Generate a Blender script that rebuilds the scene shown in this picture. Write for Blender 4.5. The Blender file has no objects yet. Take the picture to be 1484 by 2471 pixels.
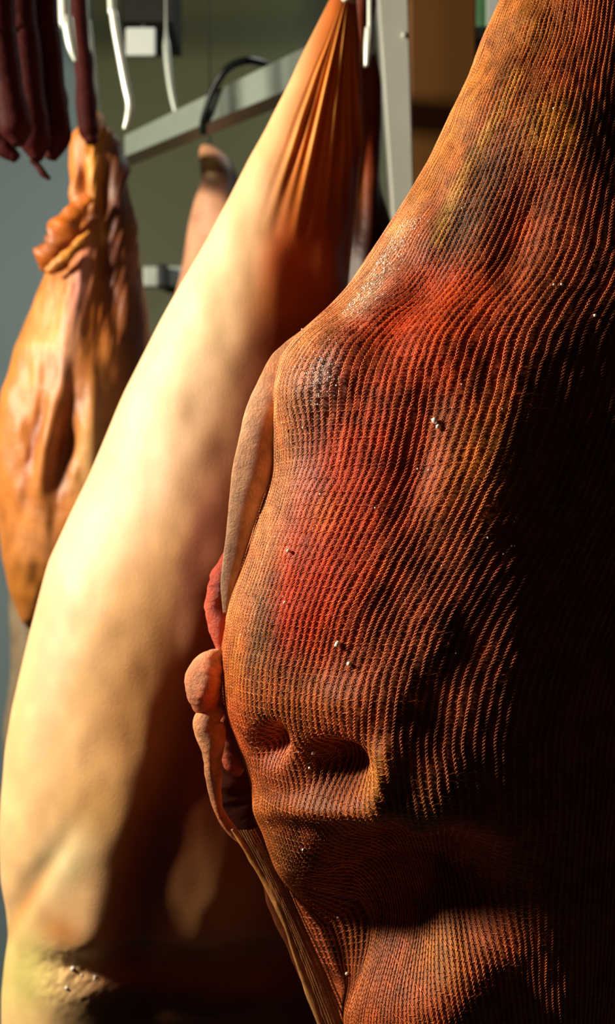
import bpy, math
import numpy as np
from mathutils import Vector

S = bpy.context.scene
COL = S.collection
rng = np.random.default_rng(7)

# ------------------------------------------------------------------ camera, light, exposure
F = 2500.0            # focal length in pixels of the 1484 x 2471 frame
CX, CY, CZ = 742.0, 1235.5, 1.45
cam_d = bpy.data.cameras.new('camera')
cam = bpy.data.objects.new('camera', cam_d); COL.objects.link(cam)
cam.location = (0, 0, CZ); cam.rotation_euler = (math.pi/2, 0, 0)
cam_d.sensor_fit = 'VERTICAL'; cam_d.sensor_height = 24.0; cam_d.lens = 24.0*F/2471.0
cam_d.clip_start = 0.02; cam_d.clip_end = 30
cam_d.dof.use_dof = True; cam_d.dof.focus_distance = 0.545; cam_d.dof.aperture_fstop = 5.2
S.camera = cam

w = bpy.data.worlds.new('world'); S.world = w; w.use_nodes = True
w.node_tree.nodes['Background'].inputs[0].default_value = (1.0, 0.62, 0.5, 1)
w.node_tree.nodes['Background'].inputs[1].default_value = 0.004

def area(name, loc, target, size, power, color=(1, 1, 1), size_y=None):
    d = bpy.data.lights.new(name, 'AREA'); d.energy = power; d.color = color
    d.shape = 'RECTANGLE'; d.size = size; d.size_y = size_y or size
    o = bpy.data.objects.new(name, d); COL.objects.link(o)
    o.location = loc
    o.rotation_euler = (Vector(target)-Vector(loc)).to_track_quat('-Z', 'Y').to_euler()
    return o
area('key_lamp', (-1.55, 0.53, 2.20), (0.0, 0.75, 1.45), 0.26, 66, (1.0, 0.88, 0.68))
area('back_room_lamp', (0.3, 1.9, 2.72), (-0.5, 2.5, 1.2), 0.35, 3.2, (0.96, 1.0, 0.93))

vs = S.view_settings
vs.view_transform = 'Standard'; vs.look = 'None'; vs.gamma = 1; vs.use_curve_mapping = False
vs.exposure = 0.0
S.cycles.use_denoising = True

# ------------------------------------------------------------------ helpers
def lin(c):
    c = np.asarray(c, float)/255.0
    return np.where(c <= 0.04045, c/12.92, ((c+0.055)/1.055)**2.4)

def P(px, py, Y):
    return np.array([(px-CX)/F*Y, Y, CZ-(py-CY)/F*Y])

def proj(p):
    return CX+F*p[..., 0]/p[..., 1], CY-F*(p[..., 2]-CZ)/p[..., 1]

def tag(o, label=None, cat=None, group=None, kind=None):
    for k, v in (('label', label), ('category', cat), ('group', group), ('kind', kind)):
        if v: o[k] = v
    return o

def thing(name, loc, label, cat, group=None):
    o = bpy.data.objects.new(name, None); COL.objects.link(o); o.location = loc
    o.empty_display_size = 0.05
    return tag(o, label, cat, group)

def mesh_obj(name, V, Fq, mat, parent=None, col=None, smooth=True, origin=None):
    V = np.asarray(V, float)
    if parent is not None: off = np.array(parent_world(parent))
    elif origin is not None: off = np.array(origin, float)
    else: off = (V.min(0)+V.max(0))/2; off[2] = V[:, 2].min()
    me = bpy.data.meshes.new(name)
    if isinstance(Fq, np.ndarray):
        n, k = Fq.shape
        me.vertices.add(len(V)); me.vertices.foreach_set('co', (V-off).astype(np.float32).ravel())
        me.loops.add(n*k); me.loops.foreach_set('vertex_index', Fq.astype(np.int32).ravel())
        me.polygons.add(n); me.polygons.foreach_set('loop_start', np.arange(0, n*k, k, dtype=np.int32))
        me.update(calc_edges=True); me.validate()
    else:
        me.from_pydata([tuple(v) for v in (V-off)], [], [tuple(f) for f in Fq]); me.update()
    if smooth: me.polygons.foreach_set('use_smooth', [True]*len(me.polygons))
    if col is not None:
        a = me.attributes.new('col', 'FLOAT_COLOR', 'POINT')
        c = np.ones((len(V), 4), np.float32); c[:, :3] = col
        a.data.foreach_set('color', c.ravel())
    me.materials.append(mat)
    o = bpy.data.objects.new(name, me); COL.objects.link(o)
    if parent is not None: o.parent = parent; 
    else: o.location = off
    return o

def parent_world(p):
    v = Vector((0, 0, 0))
    while p is not None:
        v += p.location; p = p.parent
    return v

def box(name, lo, hi, mat, parent=None, bevel=0.0):
    lo = np.array(lo, float); hi = np.array(hi, float)
    V = [(x, y, z) for x in (lo[0], hi[0]) for y in (lo[1], hi[1]) for z in (lo[2], hi[2])]
    Fs = [(0, 1, 3, 2), (4, 6, 7, 5), (0, 4, 5, 1), (2, 3, 7, 6), (0, 2, 6, 4), (1, 5, 7, 3)]
    o = mesh_obj(name, V, Fs, mat, parent, smooth=False)
    if bevel:
        m = o.modifiers.new('bevel', 'BEVEL'); m.width = bevel; m.segments = 3
    return o

def smooth_path(pts, n):
    """Catmull-Rom through pts -> n points; pts may carry extra columns"""
    p = np.asarray(pts, float); m = len(p)
    e = np.vstack([2*p[0]-p[1], p, 2*p[-1]-p[-2]])
    t = np.linspace(0, m-1-1e-9, n); i = t.astype(int); f = (t-i)[:, None]
    a, b, c, d = e[i], e[i+1], e[i+2], e[i+3]
    return 0.5*((2*b)+(-a+c)*f+(2*a-5*b+4*c-d)*f*f+(-a+3*b-3*c+d)*f**3)

def tube_arr(P0, R, sides=12, flat=None, ref=(0, 1, 0)):
    """P0 (n,3), R (n,) -> verts, quads with closed ends. flat: cross-section (side,depth) ratio"""
    P0 = np.asarray(P0, float); n = len(P0); R = np.broadcast_to(np.asarray(R, float), (n,))
    T = np.gradient(P0, axis=0); T /= np.linalg.norm(T, axis=1)[:, None]+1e-12
    ref = np.array(ref, float)
    B = np.cross(T, ref); B /= np.linalg.norm(B, axis=1)[:, None]+1e-9
    N = np.cross(B, T)
    th = np.linspace(0, 2*np.pi, sides, endpoint=False)
    fl = 1.0 if flat is None else flat
    V = P0[:, None]+R[:, None, None]*(np.cos(th)[None, :, None]*B[:, None]+fl*np.sin(th)[None, :, None]*N[:, None])
    V = V.reshape(-1, 3)
    i = np.arange(n-1)[:, None]*sides; j = np.arange(sides)[None]; k = (j+1) % sides
    q = np.stack([i+j, i+k, i+sides+k, i+sides+j], -1).reshape(-1, 4)
    V = np.vstack([V, P0[:1], P0[-1:]]); c0, c1 = len(V)-2, len(V)-1
    jj = np.arange(sides); kk = (jj+1) % sides; last = (n-1)*sides
    caps = [(int(c0), int(b), int(a)) for a, b in zip(jj, kk)]+[(int(c1), int(last+a), int(last+b)) for a, b in zip(jj, kk)]
    return V, q, caps

def tube(name, pts, radii, mat, parent=None, n=40, sides=14, flat=None, ref=(0, 1, 0), wob=0, origin=None):
    pts = np.asarray(pts, float); radii = np.broadcast_to(np.asarray(radii, float), (len(pts),))
    s = smooth_path(np.column_stack([pts, radii]), n)
    if wob: s[:, 3] *= 1+wob*np.sin(np.linspace(0, 25, n)+pts[0, 0]*50)*np.cos(np.linspace(0, 11, n))
    V, q, caps = tube_arr(s[:, :3], np.maximum(s[:, 3], 1e-5), sides, flat, ref)
    return mesh_obj(name, V, [tuple(map(int, f)) for f in q]+caps, mat, parent, origin=origin)

def vnoise(x, y, seed=0):
    """smooth value noise, vectorised, about -1..1"""
    r = np.random.default_rng(seed); T = r.uniform(-1, 1, (256, 256))
    xi = np.floor(x).astype(int); yi = np.floor(y).astype(int)
    fx = x-xi; fy = y-yi; fx = fx*fx*(3-2*fx); fy = fy*fy*(3-2*fy)
    g = lambda a, b: T[a % 256, b % 256]
    return (g(xi, yi)*(1-fx)+g(xi+1, yi)*fx)*(1-fy)+(g(xi, yi+1)*(1-fx)+g(xi+1, yi+1)*fx)*fy

def gauss(px, py, x, y, rx, ry, rot=0.0, p=2.0):
    c, s = math.cos(math.radians(rot)), math.sin(math.radians(rot))
    dx, dy = px-x, py-y
    a = (dx*c+dy*s)/rx; b = (-dx*s+dy*c)/ry
    return np.exp(-((a*a+b*b)**(p/2)))

def polydist(px, py, pts):
    """distance to polyline and parameter 0..1 along it"""
    best = np.full(px.shape, 1e9); par = np.zeros(px.shape); n = len(pts)-1
    for k in range(n):
        ax, ay = pts[k]; bx, by = pts[k+1]; dx, dy = bx-ax, by-ay
        t = np.clip(((px-ax)*dx+(py-ay)*dy)/(dx*dx+dy*dy), 0, 1)
        d = np.hypot(px-ax-t*dx, py-ay-t*dy)
        m = d < best; best = np.where(m, d, best); par = np.where(m, (k+t)/n, par)
    return best, par

def grid_normals(G):
    du = np.roll(G, -1, 1)-np.roll(G, 1, 1); dv = np.gradient(G, axis=0)
    N = np.cross(du, dv); N /= np.linalg.norm(N, axis=2)[..., None]+1e-12
    c = G.mean(axis=1, keepdims=True)
    if ((G-c)*N).sum(2).mean() < 0: N = -N
    return N

def loft_grid(rows, NU, NV, expo=2.0, sm=9):
    """rows: (py, left px, right px, centre distance, half depth). Rings solved so their outline lands there."""
    r = np.array(rows, float); py = np.linspace(r[0, 0], r[-1, 0], NV)
    A = np.stack([np.interp(py, r[:, 0], r[:, k]) for k in range(1, 5)], 1)
    if sm > 1:
        k = np.hanning(sm+2)[1:-1]; k /= k.sum()
        pad = np.pad(A, ((sm, sm), (0, 0)), mode='reflect', reflect_type='odd')
        A = np.stack([np.convolve(pad[:, c], k, 'same')[sm:-sm] for c in range(4)], 1)
    xl, xr, Yc, b = A.T
    th = np.linspace(0, 2*np.pi, NU, endpoint=False)
    sx = np.sign(np.sin(th))*np.abs(np.sin(th))**(2/expo); sy = np.sign(np.cos(th))*np.abs(np.cos(th))**(2/expo)
    z = CZ-(py-CY)/F*Yc
    cx = ((xl+xr)/2-CX)/F*Yc; a = (xr-xl)/2/F*Yc
    for _ in range(12):
        X = cx[:, None]+a[:, None]*sx; Y = Yc[:, None]+b[:, None]*sy
        q = CX+F*X/Y; mn, mx = q.min(1), q.max(1)
        cx = cx+((xl+xr)/2-(mn+mx)/2)*Yc/F; a = a*(xr-xl)/np.maximum(mx-mn, 1e-3)
    X = cx[:, None]+a[:, None]*sx; Y = Yc[:, None]+b[:, None]*sy
    return np.stack([X, Y, np.repeat(z[:, None], NU, 1)], 2)

def grid_obj(name, G, mat, parent, col):
    NV, NU, _ = G.shape
    i = np.arange(NV-1)[:, None]*NU; j = np.arange(NU)[None]; k = (j+1) % NU
    q = np.stack([i+j, i+NU+j, i+NU+k, i+k], -1).reshape(-1, 4)
    V = G.reshape(-1, 3); C = col.reshape(-1, 3)
    # close both ends with a collapsed ring
    top = np.repeat(G[:1].mean(1), NU, 0); bot = np.repeat(G[-1:].mean(1), NU, 0)
    n = len(V); V = np.vstack([V, top, bot]); C = np.vstack([C, col[0], col[-1]])
    jj = np.arange(NU); kk = (jj+1) % NU
    q = np.vstack([q, np.stack([n+jj, jj, kk, n+kk], -1), np.stack([(NV-1)*NU+jj, n+NU+jj, n+NU+kk, (NV-1)*NU+kk], -1)])
    return mesh_obj(name, V, q, mat, parent, C)

def facing(G, N):
    v = G-np.array([0, 0, CZ]); v /= np.linalg.norm(v, axis=2)[..., None]
    return -(v*N).sum(2)

def paint(px, py, base, blobs, w=None):
    C = np.broadcast_to(lin(base), px.shape+(3,)).copy()
    for (x, y, rx, ry, rot, c, s) in blobs:
        g = gauss(px, py, x, y, rx, ry, rot, 2.4)*s
        if w is not None: g = g*w
        C = C*(1-g[..., None])+lin(c)*g[..., None]
    return C

# ------------------------------------------------------------------ materials
def mat_new(name):
    m = bpy.data.materials.new(name); m.use_nodes = True
    return m, m.node_tree.nodes, m.node_tree.links, m.node_tree.nodes['Principled BSDF']

def mat(name, rgb, rough=0.6, metal=0.0, noise=0.15, nscale=20, bump=0.0, bscale=60, spec=0.5):
    m, N, L, b = mat_new(name); c = lin(rgb)
    tc = N.new('ShaderNodeTexCoord'); nz = N.new('ShaderNodeTexNoise'); nz.inputs['Scale'].default_value = nscale
    nz.inputs['Detail'].default_value = 5; L.new(tc.outputs['Object'], nz.inputs['Vector'])
    mx = N.new('ShaderNodeMix'); mx.data_type = 'RGBA'
    mx.inputs[6].default_value = (*np.clip(c*(1-noise), 0, 1), 1); mx.inputs[7].default_value = (*np.clip(c*(1+noise), 0, 1), 1)
    L.new(nz.outputs['Fac'], mx.inputs[0]); L.new(mx.outputs[2], b.inputs['Base Color'])
    b.inputs['Roughness'].default_value = rough; b.inputs['Metallic'].default_value = metal
    b.inputs['Specular IOR Level'].default_value = spec
    if bump:
        n2 = N.new('ShaderNodeTexNoise'); n2.inputs['Scale'].default_value = bscale; n2.inputs['Detail'].default_value = 6
        L.new(tc.outputs['Object'], n2.inputs['Vector'])
        bp = N.new('ShaderNodeBump'); bp.inputs['Strength'].default_value = bump; bp.inputs['Distance'].default_value = 0.004
        L.new(n2.outputs['Fac'], bp.inputs['Height']); L.new(bp.outputs['Normal'], b.inputs['Normal'])
    return m

def mat_flesh(name, rough=0.45, nscale=35, amt=0.35, bump=0.35, bscale=160, sss=0.0, spec=0.5, grain=None, sheen=0.0):
    """skin, fat and meat: colour from the mesh attribute, broken up by noise at two scales"""
    m, N, L, b = mat_new(name)
    at = N.new('ShaderNodeAttribute'); at.attribute_name = 'col'
    tc = N.new('ShaderNodeTexCoord')
    n1 = N.new('ShaderNodeTexNoise'); n1.inputs['Scale'].default_value = nscale; n1.inputs['Detail'].default_value = 7
    L.new(tc.outputs['Object'], n1.inputs['Vector'])
    mr = N.new('ShaderNodeMapRange'); mr.inputs['From Min'].default_value = 0.25; mr.inputs['From Max'].default_value = 0.75
    mr.inputs['To Min'].default_value = 1-amt; mr.inputs['To Max'].default_value = 1+amt
    L.new(n1.outputs['Fac'], mr.inputs['Value'])
    mu = N.new('ShaderNodeVectorMath'); mu.operation = 'SCALE'
    L.new(at.outputs['Color'], mu.inputs[0]); L.new(mr.outputs['Result'], mu.inputs['Scale'])
    L.new(mu.outputs['Vector'], b.inputs['Base Color'])
    b.inputs['Roughness'].default_value = rough; b.inputs['Specular IOR Level'].default_value = spec
    if sss:
        b.inputs['Subsurface Weight'].default_value = sss
        b.inputs['Subsurface Radius'].default_value = (1.0, 0.35, 0.15); b.inputs['Subsurface Scale'].default_value = 0.008
    n2 = N.new('ShaderNodeTexNoise'); n2.inputs['Scale'].default_value = bscale; n2.inputs['Detail'].default_value = 8
    n2.inputs['Roughness'].default_value = 0.65
    L.new(tc.outputs['Object'], n2.inputs['Vector'])
    bp = N.new('ShaderNodeBump'); bp.inputs['Strength'].default_value = bump; bp.inputs['Distance'].default_value = 0.0015
    L.new(n2.outputs['Fac'], bp.inputs['Height']); L.new(bp.outputs['Normal'], b.inputs['Normal'])
    return m

M_FLESH = mat_flesh('cured_flesh', rough=0.58, nscale=45, amt=0.3, bump=0.3, bscale=260, sss=0.0, spec=0.28)
M_SKIN = mat_flesh('pale_skin', rough=0.45, nscale=22, amt=0.10, bump=0.25, bscale=500, sss=0.12, spec=0.4)
M_OLDSKIN = mat_flesh('cured_skin', rough=0.42, nscale=30, amt=0.28, bump=0.6, bscale=120)
M_YARN = mat_flesh('greasy_net_yarn', rough=0.38, nscale=90, amt=0.45, bump=0.3, bscale=900, spec=0.6)
M_RIND = mat_flesh('dried_rind', rough=0.5, nscale=110, amt=0.35, bump=0.9, bscale=520)
M_HOLLOW = mat_flesh('dark_hollow', rough=0.9, nscale=60, amt=0.3, bump=0.3, spec=0.05)
M_CORD = mat('white_cord', (225, 225, 205), 0.7, bump=0.4, bscale=400)
M_RAIL = mat('grey_rail_paint', (128, 140, 132), 0.5, 0.2, noise=0.15, nscale=25)
M_POST = mat('light_post_steel', (244, 250, 240), 0.4, 0.0, noise=0.08, nscale=20)
M_STEEL = mat('dull_steel', (190, 200, 192), 0.42, 0.3, noise=0.12, nscale=30, bump=0.05)
M_BRIGHT = mat('polished_steel', (238, 245, 235), 0.3, 0.35, noise=0.04)
M_SAUS = mat('dark_red_sausage', (60, 14, 13), 0.7, noise=0.5, nscale=40, bump=0.4, bscale=90, spec=0.12)
M_BLACK = mat('black_rubber', (16, 30, 30), 0.4, noise=0.1)
M_WALL = mat('blue_grey_wall', (120, 142, 150), 0.8, noise=0.08, nscale=3, bump=0.1)
M_OLIVE = mat('olive_door_paint', (80, 84, 56), 0.55, noise=0.08, nscale=2)
M_DARKW = mat('dark_ceiling_beam', (26, 26, 20), 0.8, noise=0.2)
M_WOOD = mat('brown_painted_board', (140, 92, 40), 0.6, noise=0.2, nscale=9)
M_FLOOR = mat('floor_tile', (60, 52, 46), 0.6, noise=0.2, nscale=6)
M_WHITE = mat('white_plastic', (225, 235, 235), 0.5, noise=0.03)
M_GREEN = mat('green_plastic', (70, 130, 80), 0.5, noise=0.3, nscale=30)
M_BONE = mat('pale_fat', (235, 170, 130), 0.4, noise=0.25, nscale=120, bump=0.7, bscale=200)

m, N_, L_, b_ = mat_new('salt'); b_.inputs['Base Color'].default_value = (0.95, 0.92, 0.88, 1); b_.inputs['Roughness'].default_value = 0.15
M_SALT = m

# ------------------------------------------------------------------ the room
XL, XR, YB, YF, ZC = -2.4, 2.0, 2.6, -1.6, 2.8
def struct(o): o['kind'] = 'structure'; return o
struct(box('floor', (XL, YF, -0.05), (XR, YB, 0), M_FLOOR))
struct(box('ceiling', (XL, YF, ZC), (XR, YB, ZC+0.05), M_DARKW))
struct(box('wall_back', (XL, YB, 0), (XR, YB+0.08, ZC), M_WALL))
struct(box('wall_left', (XL-0.08, YF, 0), (XL, YB, ZC), M_DARKW))
struct(box('wall_right', (XR, YF, 0), (XR+0.08, YB, ZC), M_DARKW))
struct(box('wall_front', (XL, YF-0.08, 0), (XR, YF, ZC), M_DARKW))
# olive cold-room door in the back wall with a steel latch
d0 = P(215, 0, 2.56)[0]; d1 = P(1010, 0, 2.56)[0]
door = struct(box('door_1', (d0, 2.56, 0.02), (d1, YB, 2.795), M_OLIVE, bevel=0.008))
la = P(344, 640, 2.54); lb = P(452, 690, 2.54)
box('latch_plate', (la[0], 2.545, lb[2]), (lb[0], 2.56, la[2]), M_STEEL, door, 0.004)
la = P(378, 636, 2.5); lb = P(404, 692, 2.5)
box('latch_lever', (la[0], 2.50, lb[2]), (lb[0], 2.546, la[2]), M_BLACK, door, 0.006)
# dark beam under the ceiling, left of centre
b0 = P(292, 0, 1.95); b1 = P(415, 52, 1.95)
bm = struct(box('trim_1', (b0[0], 1.95, b1[2]), (b1[0], 2.10, ZC), M_DARKW))

# ------------------------------------------------------------------ netting generator
def bil(G, v, u):
    NV, NU, _ = G.shape
    v = np.clip(v, 0, NV-1.001); vi = v.astype(int); fv = (v-vi)[..., None]
    u = u % NU; ui = u.astype(int); fu = (u-ui)[..., None]; uj = (ui+1) % NU
    return (G[vi, ui]*(1-fu)+G[vi, uj]*fu)*(1-fv)+(G[vi+1, ui]*(1-fu)+G[vi+1, uj]*fu)*fv

def many_tubes(P3, N3, R, sides):
    """P3 (k, n, 3) centre lines, N3 normals, one radius -> verts, quads"""
    k, n, _ = P3.shape
    T = np.gradient(P3, axis=1); T /= np.linalg.norm(T, axis=2)[..., None]+1e-12
    B = np.cross(T, N3); B /= np.linalg.norm(B, axis=2)[..., None]+1e-12
    NN = np.cross(B, T)
    th = np.linspace(0, 2*np.pi, sides, endpoint=False)
    V = P3[:, :, None]+R*(np.cos(th)[None, None, :, None]*B[:, :, None]+np.sin(th)[None, None, :, None]*NN[:, :, None])
    base = (np.arange(k)*n*sides)[:, None, None]; i = (np.arange(n-1)*sides)[None, :, None]; j = np.arange(sides)[None, None]; jn = (j+1) % sides
    q = np.stack([base+i+j, base+i+jn, base+i+sides+jn, base+i+sides+j], -1).reshape(-1, 4)
    return V.reshape(-1, 3), q

def netting(name, G, N, C, wales, rows, v0, v1, parent, mat_, r=0.00022, rc=0.00019, lift=0.0007, u0=0.0, u1=1.0, closed=True, sub=4, amp=0.19, twist=None):
    NV, NU, _ = G.shape
    ks = np.arange(wales)
    def tw(v):
        if twist is None: return 0*v
        t = np.clip((v-twist[0])/(twist[1]-twist[0]), 0, 1); return t*t*(3-2*t)*twist[2]/(2*np.pi)*NU
    ts = np.arange(rows*sub+1)/sub
    vv = v0+(v1-v0)*ts/rows
    K, T = np.meshgrid(ks, ts, indexing='ij'); V_ = np.broadcast_to(vv, K.shape)
    pitch = (u1-u0)*NU/wales
    wob = 0.15*vnoise(K*0.9+3, T*0.11, 11)+0.10*vnoise(K*3.3, T*0.6, 12)
    hgt = 0.0003*vnoise(K*2.1, T*0.5, 13)
    Vs, Qs, Cs = [], [], []; off = 0
    for ph in (0.0, math.pi):
        lat = amp*np.sin(2*math.pi*T+ph+K*2.0)
        rad = lift+0.00022*np.cos(2*math.pi*T+ph+K*2.0)+hgt
        U = u0*NU+(K+0.5+lat+wob)*pitch
        vvj = V_+0.25*(v1-v0)/rows*vnoise(K*1.7, T*0.3, 14)
        U = U+tw(vvj)
        p = bil(G, vvj, U); n = bil(N, vvj, U); n /= np.linalg.norm(n, axis=2)[..., None]
        c = bil(C, vvj, U)
        V, q = many_tubes(p+n*rad[..., None], n, r, 4)
        Vs.append(V); Qs.append(q+off); off += len(V); Cs.append(np.repeat(c.reshape(-1, 3), 4, 0))
    # cross threads run from chain to chain
    K2, R2 = np.meshgrid(np.arange(wales if closed else wales-1), np.arange(rows), indexing='ij')
    s = np.linspace(0, 1, 4)[None, None]
    wk = lambda k, t: 0.15*vnoise(k*0.9+3, t*0.11, 11)+0.10*vnoise(k*3.3, t*0.6, 12)
    kk = (K2+1) % wales if closed else K2+1
    ua = K2+0.5+wk(K2.astype(float), R2+0.25); ub = K2+1.5+wk(kk.astype(float), R2+0.75)
    U = u0*NU+(ua[..., None]*(1-s)+ub[..., None]*s)*pitch
    zz = np.where(R2 % 2 == 0, 1, -1)[..., None]
    Tt = R2[..., None]+0.5+zz*(s-0.5)*0.35
    Vv = v0+(v1-v0)*Tt/rows
    U = U+tw(Vv)
    p = bil(G, Vv, U); n = bil(N, Vv, U); n /= np.linalg.norm(n, axis=3)[..., None]; c = bil(C, Vv, U)
    p = p+n*(lift*0.85-0.0003*np.sin(math.pi*s))[..., None]
    p = p.reshape(-1, 4, 3); n = n.reshape(-1, 4, 3)
    V, q = many_tubes(p, n, rc, 3)
    Vs.append(V); Qs.append(q+off); Cs.append(np.repeat(c.reshape(-1, 3), 3, 0))
    V = np.vstack(Vs); Q = np.vstack(Qs); C3 = np.vstack(Cs)
    return mesh_obj(name, V, Q, mat_, parent, C3)

# ------------------------------------------------------------------ FRONT HAM
Y1 = 0.62
rowsF = [(-760, 1470, 1560, Y1, 0.012), (-720, 1440, 1600, Y1, 0.025), (-500, 1350, 1640, Y1, 0.040), (-250, 1270, 1680, Y1, 0.050), (0, 1205, 1730, Y1, 0.060), (100, 1160, 1760, Y1, 0.066), 
 (200, 1125, 1780, Y1, 0.070), (300, 1075, 1800, Y1, 0.075), (400, 1030, 1820, Y1, 0.080), (500, 970, 1840, Y1, 0.085), (600, 905, 1860, Y1, 0.090), (700, 840, 1880, Y1, 0.095), 
 (760, 785, 1885, Y1, 0.098), (820, 715, 1871, Y1, 0.102), (880, 668, 1858, Y1, 0.105), (950, 655, 1841, Y1, 0.107), (1050, 656, 1815, Y1, 0.110), (1150, 652, 1785, Y1, 0.112), 
 (1250, 624, 1755, Y1, 0.113), (1350, 594, 1722, Y1, 0.113), (1450, 556, 1690, Y1, 0.113), (1560, 538, 1660, Y1, 0.113), (1700, 545, 1630, Y1, 0.112), (1780, 575, 1614, Y1, 0.110), 
 (1850, 602, 1600, Y1, 0.108), (1950, 622, 1585, Y1, 0.104), (2050, 655, 1570, Y1, 0.100), (2120, 690, 1561, Y1, 0.096), (2250, 745, 1545, Y1, 0.090), (2350, 790, 1531, Y1, 0.084), 
 (2471, 830, 1515, Y1, 0.076), (2650, 930, 1450, Y1, 0.060), (2800, 1060, 1350, Y1, 0.035), (2860, 1180, 1280, Y1, 0.012)]
NU, NV = 760, 900
G = loft_grid(rowsF, NU, NV, 2.15, 21)
N = grid_normals(G); fc = facing(G, N); px, py = proj(G)
fw = np.clip((fc+0.15)/0.3, 0, 1); fi = np.clip(fc/0.55, 0, 1)*(1-0.8*np.clip((px-1080)/150, 0, 1))
big = fi*0.006*vnoise(px/260, py/330, 1)+fi*0.0022*vnoise(px/95+9, py/120, 2)
bowl = (-0.048*gauss(px, py, 950, 2215, 280, 190, -12, 4.0)*np.clip((px-670)/70, 0, 1)
        - 0.024*gauss(px, py, 812, 1858, 82, 56, 10, 3)
        - 0.013*gauss(px, py, 640, 1800, 34, 50, 0, 3)
        - 0.012*gauss(px, py, 1250, 2400, 110, 190)
        + 0.010*gauss(px, py, 1070, 2330, 60, 100, 25)
        + 0.010*gauss(px, py, 915, 1880, 34, 85, 5)
        + 0.009*gauss(px, py, 780, 1960, 150, 34, 3)
        + 0.010*gauss(px, py, 1010, 2040, 45, 40)
        + 0.006*gauss(px, py, 850, 1700, 110, 60)
        + 0.012*gauss(px, py, 780, 930, 90, 130, 30)*fi
        - 0.006*gauss(px, py, 985, 700, 60, 180, 32)
        + 0.008*gauss(px, py, 1180, 1120, 110, 190, 18)
        - 0.005*gauss(px, py, 1000, 1150, 60, 160, 15)
        + 0.006*gauss(px, py, 1330, 300, 120, 120)
        - 0.006*gauss(px, py, 1250, 560, 60, 190, 20))
d, t = polydist(px, py, [(1280, 60), (1230, 180), (1170, 300), (1110, 420), (1060, 540), (1000, 640), (905, 760)])
edge = 0.0035*np.exp(-(d/38)**2)      # ridge of fat beside the outline
d2, _ = polydist(px, py, [(718, 880), (712, 900)])
hole = -0.003*np.exp(-(d2/7)**2)-0.004*gauss(px, py, 1183, 105, 8, 10)
fine = 0.0003*vnoise(px/14, py/22, 3)+0.0002*vnoise(px/6, py/6, 4)
Gs = G+N*((big+bowl+edge)*fw)[..., None]
Gb = Gs+N*((fine+hole)*fw)[..., None]
N2 = grid_normals(Gs)
px2, py2 = proj(Gs)
blobsF = [
 (1280, 60, 90, 120, 0, (176, 128, 52), .7), (1400, 250, 150, 200, 0, (150, 72, 40), .7), (1330, 310, 90, 80, 0, (205, 150, 50), .8),
 (1180, 420, 60, 150, 25, (104, 80, 62), .75), (1095, 560, 60, 140, 30, (100, 80, 66), .85), (1000, 720, 70, 130, 35, (150, 104, 92), .7),
 (1030, 830, 170, 130, 20, (232, 78, 22), .95), (1090, 720, 110, 80, 20, (226, 84, 30), .8), (900, 950, 120, 120, 20, (206, 96, 52), .6),
 (800, 1290, 150, 230, 18, (220, 72, 24), .9), (900, 1120, 110, 190, 18, (200, 60, 26), .9), (740, 1450, 110, 170, 12, (196, 48, 18), .9),
 (1170, 1130, 90, 190, 18, (226, 132, 40), .85), (1040, 1380, 120, 220, 15, (150, 62, 34), .7), (780, 1240, 40, 50, 15, (240, 130, 50), .5),
 (700, 1110, 60, 150, 10, (178, 116, 122), .85), (740, 960, 80, 80, 20, (196, 138, 122), .8), (890, 690, 36, 90, 38, (250, 224, 212), .85), (780, 900, 30, 60, 30, (240, 200, 196), .7),
 (945, 590, 22, 90, 34, (250, 226, 200), .85), (618, 1380, 34, 130, 5, (110, 92, 80), .85), (625, 1560, 40, 130, 0, (92, 74, 40), .8),
 (570, 1600, 24, 190, 0, (216, 128, 48), .9), (700, 1680, 130, 80, 0, (180, 100, 44), .75), (560, 1740, 40, 60, 0, (210, 100, 54), .8),
 (905, 1890, 40, 90, 0, (200, 130, 44), .8), (770, 1940, 130, 46, 0, (160, 88, 38), .8), (640, 2010, 40, 150, -20, (196, 122, 60), .8),
 (1060, 2300, 70, 90, 20, (190, 120, 40), .8), (900, 2440, 150, 60, 0, (160, 74, 32), .8), (860, 2200, 200, 140, -15, (62, 30, 22), .9), (1010, 1960, 90, 90, 0, (80, 46, 26), .8), (700, 2060, 60, 60, 0, (70, 34, 22), .8),  # lower end painted: bowl and dim flesh darkened as shade, lit ridge lightened
 (815, 1870, 80, 50, 0, (70, 34, 24), .8)]  # pocket's shade painted into the flesh colour
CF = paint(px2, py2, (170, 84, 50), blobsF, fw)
# the strip of fat and rind that follows the outline
sil = np.interp(py2, [r_[0] for r_ in rowsF], [r_[1] for r_ in rowsF]); ds = px2-sil
strip = np.exp(-(np.maximum(ds-25, 0)/55)**2)*fw*np.clip((1620-py2)/200, 0, 1)*np.clip((py2+200)/400, 0, 1)
sc = np.where((py2 < 480)[..., None], lin((208, 146, 70)), lin((232, 158, 104)))
CF = CF*(1-0.85*strip[..., None])+sc*0.85*strip[..., None]
d, t = polydist(px2, py2, [(1250, 180), (1190, 300), (1120, 420), (1075, 520), (1060, 580)])
g = np.exp(-(d/16)**2)[..., None]*0.6; CF = CF*(1-g)+lin((222, 180, 90))*g
g = (np.exp(-(d2/7)**2)+gauss(px2, py2, 1183, 105, 9, 11))[..., None]; CF = CF*(1-g)+lin((90, 25, 10))*g
pat = 1+0.25*vnoise(px2/30, py2/70, 5)+0.18*vnoise(px2/9, py2/14, 6)
CF = np.clip(CF*pat[..., None], 0, 1)

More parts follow.
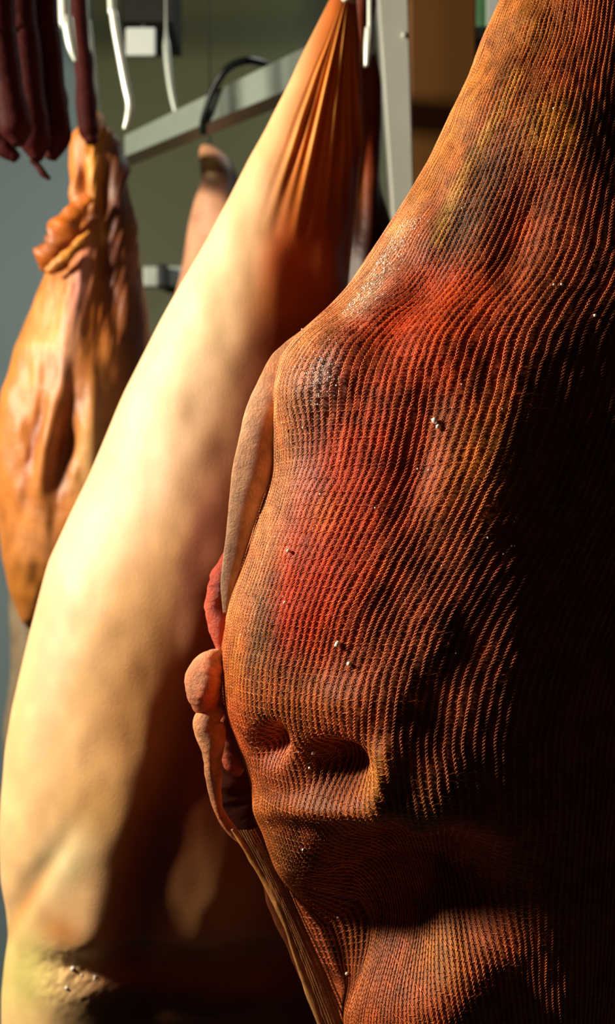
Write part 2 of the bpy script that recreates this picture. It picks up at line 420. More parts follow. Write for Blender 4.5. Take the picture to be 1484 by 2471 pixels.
def z_of(py_, Y): return CZ-(py_-CY)/F*Y
ham1 = thing('cured_ham', (0.19, Y1, z_of(2860, Y1)), 'largest closest ham in knitted netting, red-orange flesh at right, fading into darkness', 'ham', 'hams hung in nets to cure')
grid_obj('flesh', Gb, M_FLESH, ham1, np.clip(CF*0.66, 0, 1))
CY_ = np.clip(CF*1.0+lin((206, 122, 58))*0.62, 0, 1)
vrow = lambda y: (y+760)/(2860+760)*(NV-1)
netting('netting', Gs, N2, CY_, 200, 232, vrow(-420), vrow(2800), ham1, M_YARN, twist=(vrow(800), vrow(1750), 0.24))

def surf(pxq, pyq, lift=0.0):
    m = np.where(fc > 0.02, (px2-pxq)**2+(py2-pyq)**2, 1e12); i = np.unravel_index(np.argmin(m), m.shape)
    return Gb[i]+N2[i]*lift, N2[i]

def ribbon(name, pts, mat_, parent, colf, n=160, sides=28, flat=1.0, rough=0.0, seed=1):
    """pts: (px, py, Y, half width px). A thick rounded strip; colf(s, side) gives the colour"""
    a = np.array([[*P(q[0], q[1], q[2]), q[3]/F*q[2]] for q in pts]); s = smooth_path(a, n)
    V, q, caps = tube_arr(s[:, :3], np.maximum(s[:, 3], 2e-4), sides, flat)
    th = np.tile(np.arange(sides)/sides*2*np.pi, n); ss = np.repeat(np.linspace(0, 1, n), sides)
    c = np.repeat(s[:, :3], sides, 0); dirv = V[:-2]-c
    nz = rough*(1.6*vnoise(ss*5.3, np.cos(th)*1.2+8+ss*3, seed)+0.9*vnoise(ss*13, np.sin(th)*1.6+20+ss*7, seed+1)+0.3*vnoise(ss*37, th*2+ss*11, seed+2))
    V[:-2] = c+dirv*(1+nz)[:, None]
    C = np.array(colf(ss, th, nz/max(rough, 1e-6))); C = np.vstack([C, C[:1], C[-1:]])
    return mesh_obj(name, V, [tuple(map(int, f)) for f in q]+caps, mat_, parent, C)

def two(c0, c1):
    def f(ss, th, nz):
        t = np.clip(ss+0.15*nz, 0, 1)[:, None]
        return (lin(c0)*(1-t)+lin(c1)*t)*(1+0.25*nz[:, None])
    return f
# rind curling away along the left edge, above the slit
ribbon('rind_flap', [(800, 752, .612, 5), (735, 822, .602, 26), (690, 880, .594, 42), (662, 950, .590, 48), (636, 1030, .588, 48), (615, 1110, .588, 46), (597, 1180, .590, 42),
   (580, 1260, .594, 33), (564, 1340, .598, 26), (551, 1410, .602, 20), (545, 1480, .604, 8)], M_RIND, ham1, two((232, 150, 88), (176, 144, 116)), flat=0.5, rough=0.07, seed=21)
ribbon('red_flesh_edge', [(556, 1320, .616, 8), (534, 1390, .614, 26), (527, 1450, .612, 31), (531, 1515, .610, 27), (540, 1580, .608, 12)], M_RIND, ham1, two((196, 60, 34), (214, 92, 56)), n=90, flat=0.7, rough=0.10, seed=23)
ribbon('fat_knob', [(532, 1572, .602, 10), (508, 1600, .598, 32), (491, 1645, .594, 44), (494, 1690, .596, 38), (506, 1730, .600, 12)], M_RIND, ham1, two((244, 176, 128), (214, 96, 50)), n=110, flat=0.9, rough=0.06, seed=25)  # upper end painted paler as the lit side
ribbon('fat_rim', [(540, 1700, .598, 12), (505, 1735, .596, 34), (512, 1785, .596, 36), (515, 1850, .600, 24), (516, 1905, .604, 16), (530, 1960, .606, 13), (560, 2005, .608, 12), (600, 2040, .608, 8)],
   M_RIND, ham1, two((240, 164, 110), (176, 88, 44)), n=170, flat=0.8, rough=0.10, seed=27)
ribbon('red_flesh_edge', [(560, 1690, .606, 10), (560, 1730, .606, 30), (562, 1790, .608, 38), (566, 1840, .612, 30), (572, 1870, .620, 8)], M_RIND, ham1, two((196, 92, 44), (150, 56, 28)), n=90, flat=0.7, rough=0.12, seed=35)
ribbon('hollow_lining', [(575, 1790, .632, 12), (568, 1850, .638, 48), (566, 1920, .640, 52), (580, 1980, .636, 40), (610, 2040, .632, 14)], M_HOLLOW, ham1, two((70, 30, 20), (40, 18, 12)), n=90, flat=0.4, rough=0.10, seed=29)  # the cavity's shade is put into this strip's dark colour
# stretched web of net below, off the body
def web(name, A, B, mat_, parent, wales, rows):
    n = 80; a = smooth_path(np.array([P(*q) for q in A]), n); b = smooth_path(np.array([P(*q) for q in B]), n)
    u = np.linspace(0, 1, 24)[None, :, None]
    Gw = a[:, None]*(1-u)+b[:, None]*u; Gw[:, :, 1] -= 0.006*np.sin(np.pi*u[..., 0])
    Nw = np.zeros_like(Gw); Nw[..., 1] = -1; Nw[..., 0] = -0.5; Nw /= np.linalg.norm(Nw, axis=2)[..., None]
    Cw = np.broadcast_to(lin((140, 86, 44)), Gw.shape)
    return netting(name, np.concatenate([Gw, Gw[:, :1]*0+Gw[:, -1:]], 1), np.concatenate([Nw, Nw[:, -1:]], 1), np.concatenate([Cw, Cw[:, -1:]], 1), wales, rows, 0, n-1.01, parent, mat_, u0=0, u1=23/25., closed=False, r=0.00038)
web('net_web', [(575, 2000, .606), (625, 2090, .606), (680, 2200, .606), (725, 2320, .606), (775, 2460, .606), (830, 2600, .606)],
    [(632, 1990, .612), (690, 2110, .612), (742, 2230, .610), (800, 2350, .610), (850, 2470, .61), (900, 2600, .61)], M_YARN, ham1, 9, 70)
ribbon('net_hem', [(560, 2000, .605, 6), (625, 2092, .605, 10), (680, 2202, .605, 11), (725, 2322, .605, 10), (775, 2462, .605, 9), (830, 2600, .605, 8)], M_YARN, ham1, two((180, 116, 60), (170, 120, 70)), n=200, flat=0.7, rough=0.25, seed=31)
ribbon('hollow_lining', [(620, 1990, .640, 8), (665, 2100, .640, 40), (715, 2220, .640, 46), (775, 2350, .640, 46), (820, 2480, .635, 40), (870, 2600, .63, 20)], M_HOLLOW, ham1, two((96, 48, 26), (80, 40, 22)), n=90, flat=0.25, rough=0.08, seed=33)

# salt: a few separate grains and one dusting of fine crystals
def rock(pos, r, seed):
    rr = np.random.default_rng(seed)
    ph = (1+5**.5)/2
    v = np.array([(-1, ph, 0), (1, ph, 0), (-1, -ph, 0), (1, -ph, 0), (0, -1, ph), (0, 1, ph), (0, -1, -ph), (0, 1, -ph), (ph, 0, -1), (ph, 0, 1), (-ph, 0, -1), (-ph, 0, 1)])
    v /= np.linalg.norm(v[0]); v = v*(rr.uniform(0.7, 1.15, (12, 1))*r)+pos
    f = np.array([(0, 11, 5), (0, 5, 1), (0, 1, 7), (0, 7, 10), (0, 10, 11), (1, 5, 9), (5, 11, 4), (11, 10, 2), (10, 7, 6), (7, 1, 8), (3, 9, 4), (3, 4, 2), (3, 2, 6), (3, 6, 8), (3, 8, 9), (4, 9, 5), (2, 4, 11), (6, 2, 10), (8, 6, 7), (9, 8, 1)])
    return v, f
for k, (x, y, r) in enumerate([(818, 1550, 9), (845, 1602, 6.5), (754, 1811, 6), (747, 1853, 4.5), (703, 1330, 6), (692, 1455, 5), (1052, 1016, 9), (1062, 1030, 8), (758, 2135, 4.5),
                               (733, 2045, 4), (762, 2342, 6), (1335, 688, 4), (1352, 690, 4), (1433, 762, 5), (655, 1135, 4), (816, 2208, 3.5), (1338, 270, 3.5), (775, 1195, 4)]):
    p_, n_ = surf(x, y, 0.0018); v, f = rock(p_, r/F*0.52, k)
    mesh_obj('salt_grain', v, f, M_SALT, ham1, smooth=False)
Vs, Fs, o_ = [], [], 0
for k in range(520):
    c = rng.random()
    if c < 0.65: tt = rng.random(); y = 530+240*tt; x = np.interp(y, [500, 600, 700, 760], [1000, 935, 878, 830])+abs(rng.normal(0, 24))
    elif c < 0.85: x = 770+rng.normal(0, 26); y = 900+rng.normal(0, 34)
    elif c < 0.95: tt = rng.random(); x = 700-90*tt+rng.normal(0, 20); y = 1000+550*tt
    else: x = rng.uniform(700, 1300); y = rng.uniform(300, 1900)
    p_, n_ = surf(x, y, 0.0012); v, f = rock(p_, rng.uniform(1.0, 3.0)/F*0.55, k+100); Vs.append(v); Fs.append(f+o_); o_ += 12
tag(mesh_obj('salt_crystals', np.vstack(Vs), np.vstack(Fs), M_SALT, ham1, smooth=False), kind='stuff')

# ------------------------------------------------------------------ PALE HAM behind it
Y2 = 0.90
rowsM = [(-60, 826, 856, Y2, .006), (-20, 806, 858, Y2, .010), (0, 796, 858, Y2, .013), (60, 766, 864, Y2, .018), (120, 736, 868, Y2, .023), (200, 700, 872, Y2, .028), (300, 650, 872, Y2, .034), (400, 594, 868, Y2, .040),
 (500, 545, 862, Y2, .045), (600, 489, 850, Y2, .050), (700, 430, 840, Y2, .056), (780, 385, 830, Y2, .060), (850, 350, 825, Y2, .065), (950, 300, 825, Y2, .070), (1050, 256, 825, Y2, .076),
 (1150, 213, 830, Y2, .082), (1250, 163, 835, Y2, .088), (1350, 120, 840, Y2, .092), (1450, 90, 850, Y2, .096), (1550, 64, 860, Y2, .099), (1700, 28, 870, Y2, .102), (1800, 12, 880, Y2, .104),
 (1900, 3, 885, Y2, .105), (2000, 0, 890, Y2, .104), (2100, 3, 885, Y2, .102), (2180, 14, 875, Y2, .098), (2240, 19, 860, Y2, .094), (2300, 10, 850, Y2, .092), (2380, 2, 840, Y2, .088), (2471, 2, 820, Y2, .080),
 (2600, 60, 760, Y2, .06), (2680, 160, 680, Y2, .04), (2720, 300, 560, Y2, .012)]
NU2, NV2 = 560, 620
G = loft_grid(rowsM, NU2, NV2, 2.05, 15)
N = grid_normals(G); fc2 = facing(G, N); px, py = proj(G); fw = np.clip((fc2+0.1)/0.3, 0, 1)
# pleats running up to the tied shank
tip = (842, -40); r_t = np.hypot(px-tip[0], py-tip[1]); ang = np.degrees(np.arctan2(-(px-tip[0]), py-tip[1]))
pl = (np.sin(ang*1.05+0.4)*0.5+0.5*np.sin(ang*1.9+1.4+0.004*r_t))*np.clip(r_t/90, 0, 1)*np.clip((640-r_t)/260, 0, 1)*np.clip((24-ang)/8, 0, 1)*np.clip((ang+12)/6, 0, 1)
disp = 0.0024*pl*np.clip(r_t/250, 0.25, 1)+0.004*vnoise(px/220, py/300, 41)*np.clip((py-500)/300, 0, 1)
disp += 0.0012*vnoise(px/60, py/90, 42)
disp += -0.006*gauss(px, py, 860, 600, 60, 150)+0.005*gauss(px, py, 790, 640, 30, 90, 0)
disp += -0.004*gauss(px, py, 70, 2150, 30, 180, 35)-0.012*gauss(px, py, 330, 2360, 170, 46, 8, 3)-0.020*gauss(px, py, 520, 2400, 220, 60, -14, 3)
disp += 0.006*gauss(px, py, 200, 2270, 80, 60)+0.006*gauss(px, py, 520, 2180, 110, 190, 10)-0.005*gauss(px, py, 340, 2160, 50, 240, 14)
disp += (0.0012*vnoise(px/26, py/20, 43)+0.0008*vnoise(px/9, py/9, 45))*gauss(px, py, 180, 2370, 90, 70, 20)
stp = 1/(1+np.exp(-(px-np.interp(py, [1300, 1500, 1800, 2100, 2400], [550, 500, 400, 315, 260]))/42))
disp -= 0.024*stp*np.clip((py-1350)/450, 0, 1)
GM = G+N*(disp*fw)[..., None]
px, py = proj(GM)
C = paint(px, py, (244, 196, 140), [
 (420, 800, 120, 300, 30, (248, 224, 176), .8), (470, 640, 60, 160, 30, (244, 220, 170), .8), (300, 1150, 110, 200, 20, (240, 200, 168), .5),
 (380, 1500, 120, 240, 10, (232, 176, 116), .75), (330, 1750, 110, 180, 15, (228, 166, 100), .8), (150, 1450, 60, 300, 10, (246, 206, 176), .6),
 (250, 1960, 100, 90, 20, (220, 168, 96), .7), (150, 2080, 60, 90, 35, (232, 214, 160), .8), (60, 2190, 18, 120, 30, (220, 140, 70), .6),
 (330, 2070, 40, 200, 15, (176, 96, 50), .7), (60, 2350, 90, 120, 0, (214, 200, 118), .9), (150, 2250, 60, 40, 35, (190, 110, 40), .7),
 (450, 1050, 60, 220, 20, (226, 186, 150), .6), (480, 1330, 46, 250, 10, (196, 116, 100), .7), (560, 1500, 120, 700, 8, (130, 56, 36), .85)])
# bare flesh on the right-hand side of the shank, above and beside the rind; lower down the dark edge is painted shade
def sig(x): return 1/(1+np.exp(-x))
line = np.interp(py, [-50, 150, 400, 560, 650, 760, 900, 1300, 1800, 2100, 2400], [760, 735, 665, 640, 620, 600, 580, 535, 400, 290, 235])
fl = sig((px-line)/np.interp(py, [0, 600, 900, 2400], [14, 22, 26, 26]))*fw
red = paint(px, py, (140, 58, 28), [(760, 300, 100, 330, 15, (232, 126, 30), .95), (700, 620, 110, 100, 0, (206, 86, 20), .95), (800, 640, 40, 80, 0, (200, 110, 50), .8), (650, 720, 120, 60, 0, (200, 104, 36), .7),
     (520, 2200, 160, 200, 0, (196, 140, 90), .85), (370, 2080, 60, 280, 14, (84, 50, 32), .85), (430, 2430, 300, 60, 0, (70, 46, 24), .9)])  # first patch lightened in place of fill light, second darkened as shade
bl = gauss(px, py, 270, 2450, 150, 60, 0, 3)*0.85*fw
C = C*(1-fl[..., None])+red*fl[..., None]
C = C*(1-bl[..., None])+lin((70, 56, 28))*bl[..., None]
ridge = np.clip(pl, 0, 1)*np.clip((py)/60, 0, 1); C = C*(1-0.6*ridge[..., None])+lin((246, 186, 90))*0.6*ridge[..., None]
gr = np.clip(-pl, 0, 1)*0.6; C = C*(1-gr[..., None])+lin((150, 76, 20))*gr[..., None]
C = np.clip(C*(1+0.08*vnoise(px/25, py/40, 44))[..., None], 0, 1)
ham2 = thing('cured_ham', (-0.11, Y2, z_of(2720, Y2)), 'pale cream-skinned ham hanging just behind the netted foreground ham, shank pleated and tied', 'ham', 'hams hung in nets to cure')
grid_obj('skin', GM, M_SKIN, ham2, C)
def surf2(pxq, pyq):
    m = np.where(fc2 > 0.02, (px-pxq)**2+(py-pyq)**2, 1e12); i = np.unravel_index(np.argmin(m), m.shape); return GM[i]
for k, (x, y, r) in enumerate([(176, 2338, 8), (160, 2385, 6), (230, 2355, 5), (228, 2362, 4), (196, 2352, 4)]):
    v, f = rock(surf2(x, y)+np.array([0, 0.0006, 0]), r/F*.8, 700+k); mesh_obj('fat_fleck', v, f, M_SALT, ham2)
tube('hanging_cord', [P(838, 10, .888), P(836, -40, .89), P(838, -120, .9), (P(838, -120, .9)[0], .9, 2.48)], [.006, .010, .004, .003], M_CORD, ham2, n=60)

# ------------------------------------------------------------------ dark ham between the pale one and the post
Y3 = 1.12
rows3 = [(-60, 880, 905, Y3, .006), (0, 850, 915, Y3, .012), (80, 840, 905, Y3, .016), (200, 835, 912, Y3, .024), (350, 820, 918, Y3, .032), (450, 810, 930, Y3, .038), (560, 800, 948, Y3, .046), (700, 780, 975, Y3, .056), (900, 740, 1010, Y3, .066),
         (1200, 690, 1040, Y3, .075), (1500, 700, 1030, Y3, .07), (1750, 780, 960, Y3, .04), (1800, 840, 900, Y3, .01)]
G = loft_grid(rows3, 220, 260, 2.0, 11); N = grid_normals(G); px, py = proj(G)
dsp = 0.003*np.sin((px-860)/9+py/150)*np.clip((700-py)/300, 0, 1)+0.003*vnoise(px/40, py/90, 51)
G = G+N*dsp[..., None]; px, py = proj(G)
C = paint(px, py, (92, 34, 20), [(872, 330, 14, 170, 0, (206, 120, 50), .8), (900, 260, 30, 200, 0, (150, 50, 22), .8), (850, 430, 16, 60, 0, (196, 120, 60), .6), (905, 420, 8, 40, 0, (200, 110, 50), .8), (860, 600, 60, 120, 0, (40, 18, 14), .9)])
ham3 = thing('cured_ham', (0.06, Y3, z_of(1800, Y3)), 'dark brown ham half hidden between the pale ham and the vertical steel post', 'ham', 'hams hung in nets to cure')
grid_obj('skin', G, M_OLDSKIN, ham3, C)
tube('hanging_cord', [P(892, -10, Y3), P(892, -80, Y3), (P(892, -80, Y3)[0], Y3, 2.48)], [.008, .004, .003], M_CORD, ham3, n=40)

# ------------------------------------------------------------------ LEFT HAM
Y4 = 1.40
wx = 0
rows4 = [(282, 222, 244, Y4, .006), (300, 200, 252, Y4, .014), (340, 168, 290, Y4, .026), (400, 165, 302, Y4, .032), (450, 170, 310, Y4, .034), (500, 172, 320, Y4, .037), (560, 165, 328, Y4, .042), (620, 135, 336, Y4, .050), (680, 105, 346, Y4, .060),
         (760, 72, 360, Y4, .070), (850, 36, 366, Y4, .082), (950, 8, 366, Y4, .090), (1050, -6, 360, Y4, .094), (1150, -10, 345, Y4, .092), (1250, -6, 315, Y4, .086), (1350, 5, 270, Y4, .074), (1430, 26, 210, Y4, .056), (1490, 50, 140, Y4, .032), (1512, 68, 100, Y4, .010)]
G = loft_grid(rows4, 420, 460, 2.1, 9); N = grid_normals(G); px, py = proj(G); fc4 = facing(G, N); fw = np.clip((fc4+0.1)/.3, 0, 1)
dd = 0.004*vnoise(px/60, py/160, 61)+0.002*vnoise(px/22, py/60, 62)
dA, tA = polydist(px, py, [(105, 930), (95, 1000), (78, 1090), (60, 1190)]); dB, tB = polydist(px, py, [(178, 930), (165, 1030), (148, 1120), (130, 1230)])
dC, tC = polydist(px, py, [(240, 330), (252, 500), (255, 640), (285, 800), (300, 950)])
wA = 20+8*vnoise(px/30, py/50, 66); dA = dA+5*vnoise(px/25, py/45, 67); dB = dB+8*vnoise(px/30, py/50, 68)
sA = np.sin(np.pi*np.clip(tA, 0.04, .96)); sB = np.sin(np.pi*np.clip(tB, .05, .95))
dd += -0.007*np.exp(-(dA/wA)**2)*sA-0.015*np.exp(-(dB/(wA*1.25))**2)*sB-0.010*np.exp(-(dC/22)**2)*np.clip((900-py)/200, 0, 1)
dd += 0.010*gauss(px, py, 180, 720, 30, 160, 12)+0.008*gauss(px, py, 120, 1050, 20, 160, 12)+0.010*gauss(px, py, 215, 1080, 34, 190, 6)
dd += 0.008*gauss(px, py, 225, 400, 18, 110)-0.008*gauss(px, py, 196, 430, 12, 50)-0.008*gauss(px, py, 205, 520, 34, 16)
dd += 0.003*vnoise(px/13+py/60, py/75, 69)*np.clip((720-py)/150, 0, 1)+0.0012*vnoise(px/6+py/40, py/50, 70)*np.clip((900-py)/200, 0, 1)
dd += 0.003*np.sin(px/9+py/60)*np.clip((600-py)/150, 0, 1)*np.clip((py-300)/80, 0, 1)
G = G+N*(dd*fw)[..., None]; px, py = proj(G)
C = paint(px, py, (214, 140, 66), [  # lilac highlight streak, shaded right side and creases are painted into the skin
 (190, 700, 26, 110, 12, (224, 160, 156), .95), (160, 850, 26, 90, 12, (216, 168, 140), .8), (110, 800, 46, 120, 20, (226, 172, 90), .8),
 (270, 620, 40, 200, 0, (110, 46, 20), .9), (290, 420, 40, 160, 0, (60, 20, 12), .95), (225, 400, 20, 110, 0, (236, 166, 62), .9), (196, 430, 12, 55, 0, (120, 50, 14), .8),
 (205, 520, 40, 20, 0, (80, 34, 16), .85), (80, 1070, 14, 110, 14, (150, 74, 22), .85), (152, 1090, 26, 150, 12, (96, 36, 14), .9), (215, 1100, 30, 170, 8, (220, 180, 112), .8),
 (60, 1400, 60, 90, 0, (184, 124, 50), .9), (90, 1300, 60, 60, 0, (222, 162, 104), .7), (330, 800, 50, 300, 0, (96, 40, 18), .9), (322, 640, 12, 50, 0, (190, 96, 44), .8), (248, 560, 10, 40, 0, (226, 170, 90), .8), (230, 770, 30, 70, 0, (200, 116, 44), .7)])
ham4 = thing('cured_ham', (P(90, 0, Y4)[0], Y4, z_of(1512, Y4)), 'wrinkled orange ham at the left edge, deep creases and a curled shank', 'ham', 'hams hung in nets to cure')
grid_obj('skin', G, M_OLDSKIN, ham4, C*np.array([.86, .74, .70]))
Ya = 1.345
ribbon('skin_flap', [(212, 470, Ya, 14), (175, 520, Ya, 26), (140, 580, Ya-.01, 34), (118, 620, Ya-.01, 30), (108, 655, Ya, 14)], M_OLDSKIN, ham4, two((206, 110, 34), (160, 84, 26)), n=90, flat=0.5, rough=0.22, seed=63)
ribbon('skin_flap', [(216, 560, Ya-.015, 8), (180, 600, Ya-.02, 13), (145, 632, Ya-.025, 14), (112, 652, Ya-.02, 8)], M_OLDSKIN, ham4, two((226, 150, 62), (214, 136, 56)), n=70, flat=0.7, rough=0.15, seed=65)

# ------------------------------------------------------------------ far hams
def simple_ham(rows, Y, base, blobs, label, cord_x, seed, cord=True):
    G = loft_grid(rows, 160, 180, 2.0, 7); N = grid_normals(G); px, py = proj(G)
    G = G+N*(0.004*vnoise(px/45, py/110, seed))[..., None]; px, py = proj(G)
    C = paint(px, py, base, blobs)
    h = thing('cured_ham', (G[-1].mean(0)[0], Y, G[-1, 0, 2]), label, 'ham', 'hams hung in nets to cure')
    grid_obj('skin', G, M_OLDSKIN, h, C)
    p = G[2].mean(0)
    if cord: tube('hanging_cord', [p-np.array([0, 0, .01]), p+np.array([0, 0, .05]), (p[0], p[1], 2.48)], [.006, .0014, .0014], M_BLACK, h, n=30)
    return h
Y5 = 1.78
simple_ham([(352, 486, 510, Y5, .006), (372, 480, 545, Y5, .02), (410, 486, 572, Y5, .03), (450, 490, 586, Y5, .033), (475, 470, 592, Y5, .04), (520, 458, 600, Y5, .048), (600, 444, 620, Y5, .06), (700, 425, 650, Y5, .08), (900, 400, 680, Y5, .1), (1100, 400, 680, Y5, .1), (1300, 450, 640, Y5, .07), (1400, 520, 580, Y5, .01)], Y5,
  (222, 160, 124), [(520, 440, 80, 34, 14, (44, 22, 14), 1.0), (560, 430, 40, 60, 0, (60, 30, 18), .95), (500, 395, 14, 26, -30, (232, 190, 110), .9), (500, 545, 40, 70, 20, (226, 166, 130), .8)],
  'far ham with a dark band under its shank tip, framed above the pale ham', 500, 71)
Y6 = 1.9
simple_ham([(560, 215, 235, Y6, .01), (900, 190, 250, Y6, .03), (1150, 110, 220, Y6, .05), (1330, 40, 170, Y6, .06), (1450, 22, 150, Y6, .07), (1600, 24, 170, Y6, .08), (1750, 10, 180, Y6, .09), (1950, 10, 170, Y6, .08), (2080, 60, 130, Y6, .02)], Y6,
  (150, 132, 106), [], 'dim greyish ham seen as a sliver below the wrinkled left ham', 60, 73)

# ------------------------------------------------------------------ rails and hooks
def rail(y, z, label):
    o = tube('hanging_rail', [(XL+.002, y, z), (-.5, y, z), (.5, y, z), (XR-.002, y, z)], .012, M_STEEL, None, n=12, ref=(0, 0, 1))
    return tag(o, label, 'rail', 'overhead rails')
for y, lab in ((Y1, 'nearest'), (Y2, 'second nearest'), (Y3, 'third nearest'), (Y4, 'fourth nearest'), (Y5, 'fifth nearest'), (Y6, 'farthest')):
    rail(y, 2.49, lab+' overhead steel rail spanning the room')
hx = P(1515, -760, Y1)
tube('hanging_cord', [hx-np.array([0, 0, .02]), hx+np.array([0, 0, .05]), (hx[0], Y1, 2.48)], [.008, .004, .004], M_CORD, ham1, n=40)

def rod(name, label, pts, rad, m, cat='hook', flat=None, group=None):
    o = tube(name, [P(*q) for q in pts], rad, m, None, n=70, flat=flat)
    return tag(o, label, cat, group)
gh = 'steel hooks at upper left'
def up(px_, Y, z=2.502): # pixel row of height z at distance Y
    return CY-(z-CZ)*F/Y
rod('meat_hook', 'brilliant white steel rod with a small bend at its foot, left of centre', [(262, up(0, 1.3), 1.3), (268, -60, 1.3), (275, 40, 1.3), (290, 130, 1.3), (304, 205, 1.3), (313, 250, 1.3), (310, 285, 1.3), (301, 312, 1.3)], [.0045, .005, .0054, .0054, .0054, .0052, .005, .003], M_BRIGHT, group=gh)
rod('meat_hook', 'thin dull rod that carries the wrinkled left ham', [(195, up(0, Y4), Y4), (203, -20, Y4), (212, 60, Y4), (222, 150, Y4), (231, 240, Y4), (236, 300, Y4)], .0052, M_STEEL, group=gh)
rod('meat_hook', 'pale rod ending in a point beside the dark sausages', [(145, up(0, 1.25), 1.25), (153, -30, 1.25), (163, 50, 1.25), (172, 110, 1.25), (182, 148, 1.25)], [.006, .0068, .0072, .006, .002], M_BRIGHT, group=gh)
rod('meat_hook', 'short faint grey rod hanging in front of the olive door', [(398, up(0, 1.72), 1.72), (400, 40, 1.72), (402, 112, 1.72), (408, 180, 1.72), (415, 230, 1.72), (424, 272, 1.72)], [.001, .0015, .006, .006, .005, .004], M_STEEL, group=gh)
rod('meat_hook', 'white hook tip beside the pleated shank of the pale ham', [(893, up(0, 1.05), 1.05), (893, 20, 1.05), (892, 70, 1.05), (889, 110, 1.05), (885, 160, 1.05)], [.0025, .003, .0048, .0048, .003], M_BRIGHT, group=gh)
tag(tube('twisted_cord', [P(182, up(0, 1.36), 1.36), P(190, 0, 1.36), P(203, 160, 1.36), P(212, 300, 1.36), P(222, 345, 1.36)], [.008, .010, .013, .013, .008], M_SAUS, None, n=50, wob=.1), 'reddish brown twisted cord between two thin rods', 'cord')

# sausages looped over the rail
ys = 1.12
for lab, off, pts in [
  ('dark sausage cut by the left frame edge, curving up at its foot', 0, [(-62, 100), (-52, 210), (-30, 290), (0, 345), (40, 382)]),
  ('maroon sausage between the curved one and the long one', -.075, [(-2, -60), (4, 100), (22, 230), (38, 310), (46, 350)]),
  ('long red-brown sausage ending lowest in the dark bunch', -.03, [(48, -60), (60, 100), (74, 250), (84, 340), (90, 386)]),
  ('dark sausage on the right of the bunch, against the pale rod', 0, [(100, -60), (112, 100), (126, 250), (134, 330), (122, 384)]),
  ('shadowed sausage hanging at the back of the dark bunch', .07, [(85, -60), (90, 60), (104, 150), (130, 240), (152, 300)])]:
    Y = ys+off; x0 = pts[0][0]
    a = [P(x0-8, up(0, Y), Y)]+[P(x_, y_, Y) for x_, y_ in pts]
    rad = [.0162]*(len(a)-1)+[.006]
    if x0 == -62: rad = [.012]*(len(a)-1)+[.006]
    tag(tube('dried_sausage', a, rad, M_SAUS, None, n=80, wob=.05, sides=20), lab, 'sausage', 'dark dried sausages')
tag(tube('twine_end', [P(78, 385, ys-.02), P(92, 400, ys-.02), P(104, 418, ys-.02), P(120, 432, ys-.02)], [.004, .0035, .004, .002], M_SAUS, None, n=20), 'short grey-brown twine tail under the dark sausages', 'string')

# ------------------------------------------------------------------ rack: sloping rail, post, board
def slab(name, corners, thick, m, label, cat, group=None):
    """corners: four (px,py,Y) front corners; thickness pushed backwards along +Y"""
    a = np.array([P(*c) for c in corners]); b = a+np.array([0.0, thick, 0.0])
    V = np.vstack([a, b]); Fs = [(0, 1, 2, 3), (7, 6, 5, 4), (0, 4, 5, 1), (1, 5, 6, 2), (2, 6, 7, 3), (3, 7, 4, 0)]
    o = mesh_obj(name, V, Fs, m, None, smooth=False); mm = o.modifiers.new('bevel', 'BEVEL'); mm.width = 0.0015; mm.segments = 2
    return tag(o, label, cat, group)
slab('steel_rail', [(300, 326, 1.70), (960, 2, 1.24), (960, 108, 1.24), (300, 378, 1.70)], 0.05, M_RAIL, 'wide grey steel rail running diagonally behind the hams', 'rail')
po = thing('steel_post', (P(953, 0, 1.2)[0], 1.2, 0), 'upright grey steel post between the dark ham and the netted foreground ham', 'post')
xa, xb = P(913, 0, 1.20)[0], P(986, 0, 1.20)[0]
V = []
for z, sh, wd in ((0.0, .030, .6), (P(0, 520, 1.2)[2], .012, .72), (P(0, 0, 1.2)[2], 0, 1.0), (ZC, -.008, 1.1)):
    x0 = xa+(xb-xa)*(1-wd)*.5+sh*1.0; x1 = x0+(xb-xa)*wd
    V += [(x0, 1.2, z), (x1, 1.2, z), (x1, 1.245, z), (x0, 1.245, z)]
V = np.array(V); Fs = [(0, 3, 2, 1), (12, 13, 14, 15)]
for s_ in range(3):
    o4 = s_*4
    for j in range(4): Fs.append((o4+j, o4+(j+1) % 4, o4+4+(j+1) % 4, o4+4+j))
o = mesh_obj('post_body', V, Fs, M_POST, po, smooth=False); mm = o.modifiers.new('bevel', 'BEVEL'); mm.width = .002; mm.segments = 2
bp = P(976, 86, 1.2); tube('bolt', [bp+np.array([0, .004, 0]), bp-np.array([0, .004, 0])], .003, M_BRIGHT, po, n=4, ref=(0, 0, 1))
wa, wb = P(990, 0, 1.5)[0], P(1150, 0, 1.5)[0]
tag(box('wooden_board', (wa, 1.5, 0), (wb, 1.53, ZC), M_WOOD, None, .004), 'brown upright board right of the steel post', 'board')
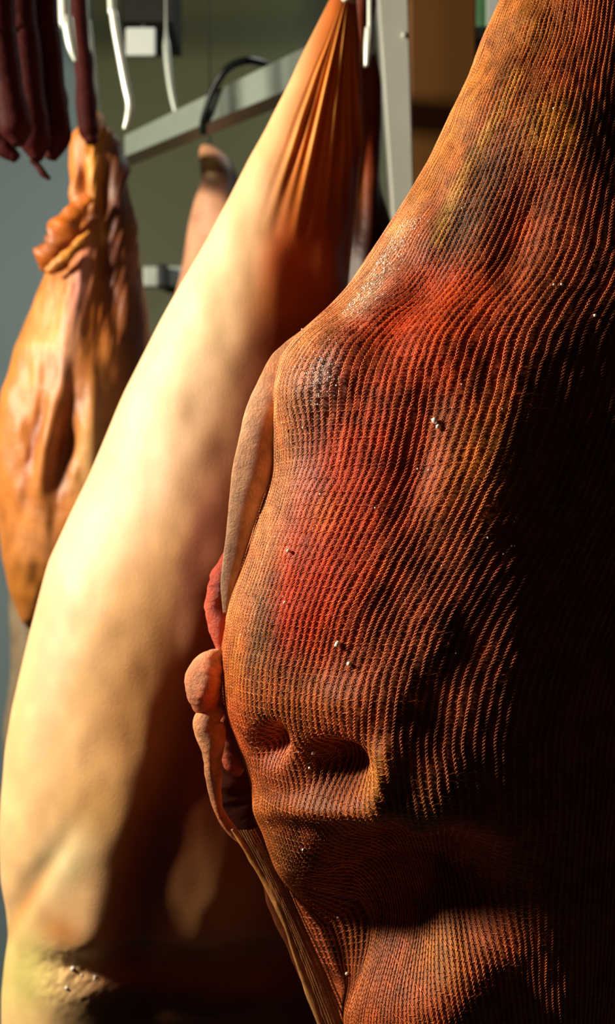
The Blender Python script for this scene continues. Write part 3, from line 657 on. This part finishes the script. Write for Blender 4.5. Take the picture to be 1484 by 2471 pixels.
# black cable looped over the sloping rail
tag(tube('black_cable', [P(*q) for q in [(490, 322, 1.54), (490, 300, 1.53), (497, 270, 1.515), (516, 215, 1.50), (548, 166, 1.485), (590, 147, 1.485), (625, 150, 1.51), (652, 165, 1.545), (672, 215, 1.555)]], .0055, M_BLACK, None, n=90), 'black cable looped over the diagonal grey rail', 'cable')
# white label holder and a green tub on the far side
ta = P(302, 62, 1.92); tb = P(374, 130, 1.92)
lt = thing('wall_tag', ((ta[0]+tb[0])/2, 1.93, tb[2]), 'bright white square tag hanging below the dark beam', 'tag')
box('card', (ta[0], 1.925, tb[2]), (tb[0], 1.932, ta[2]), M_WHITE, lt, .004)
tube('hanger', [((ta[0]+tb[0])/2, 1.94, tb[2]+.01), ((ta[0]+tb[0])/2, 1.96, ta[2]+.02)], .002, M_STEEL, lt, n=6)
g0 = P(1140, 70, 1.75); g1 = P(1215, -60, 1.75)
gt = thing('green_bottle', ((g0[0]+g1[0])/2, 1.8, g0[2]), 'green bottle glimpsed at the top edge, right of the brown board', 'bottle')
xc = (g0[0]+g1[0])/2
prof = [(0, 0), (.024, 0), (.027, .01), (.027, .12), (.020, .15), (.010, .17), (.010, .19), (0, .19)]
V = []; Fs = []; ns = 20
for (r_, h_) in prof:
    for j in range(ns): V.append((xc+r_*math.cos(j/ns*6.2832), 1.8+r_*math.sin(j/ns*6.2832), g0[2]+h_))
for i in range(len(prof)-1):
    for j in range(ns): Fs.append((i*ns+j, i*ns+(j+1) % ns, (i+1)*ns+(j+1) % ns, (i+1)*ns+j))
mesh_obj('bottle_body', V, Fs, M_GREEN, gt)
lb_ = [P(1186, 40, 1.72), P(1220, -40, 1.72)]
box('bottle_label', (lb_[0][0], 1.768, lb_[0][2]), (lb_[1][0], 1.774, lb_[1][2]+.05), M_WHITE, gt, .002)
tag(box('wall_shelf', (wb+.002, 1.74, g0[2]-.02), (XR, 1.95, g0[2]), M_DARKW), 'dark shelf under the green bottle, behind the netted ham', 'shelf')
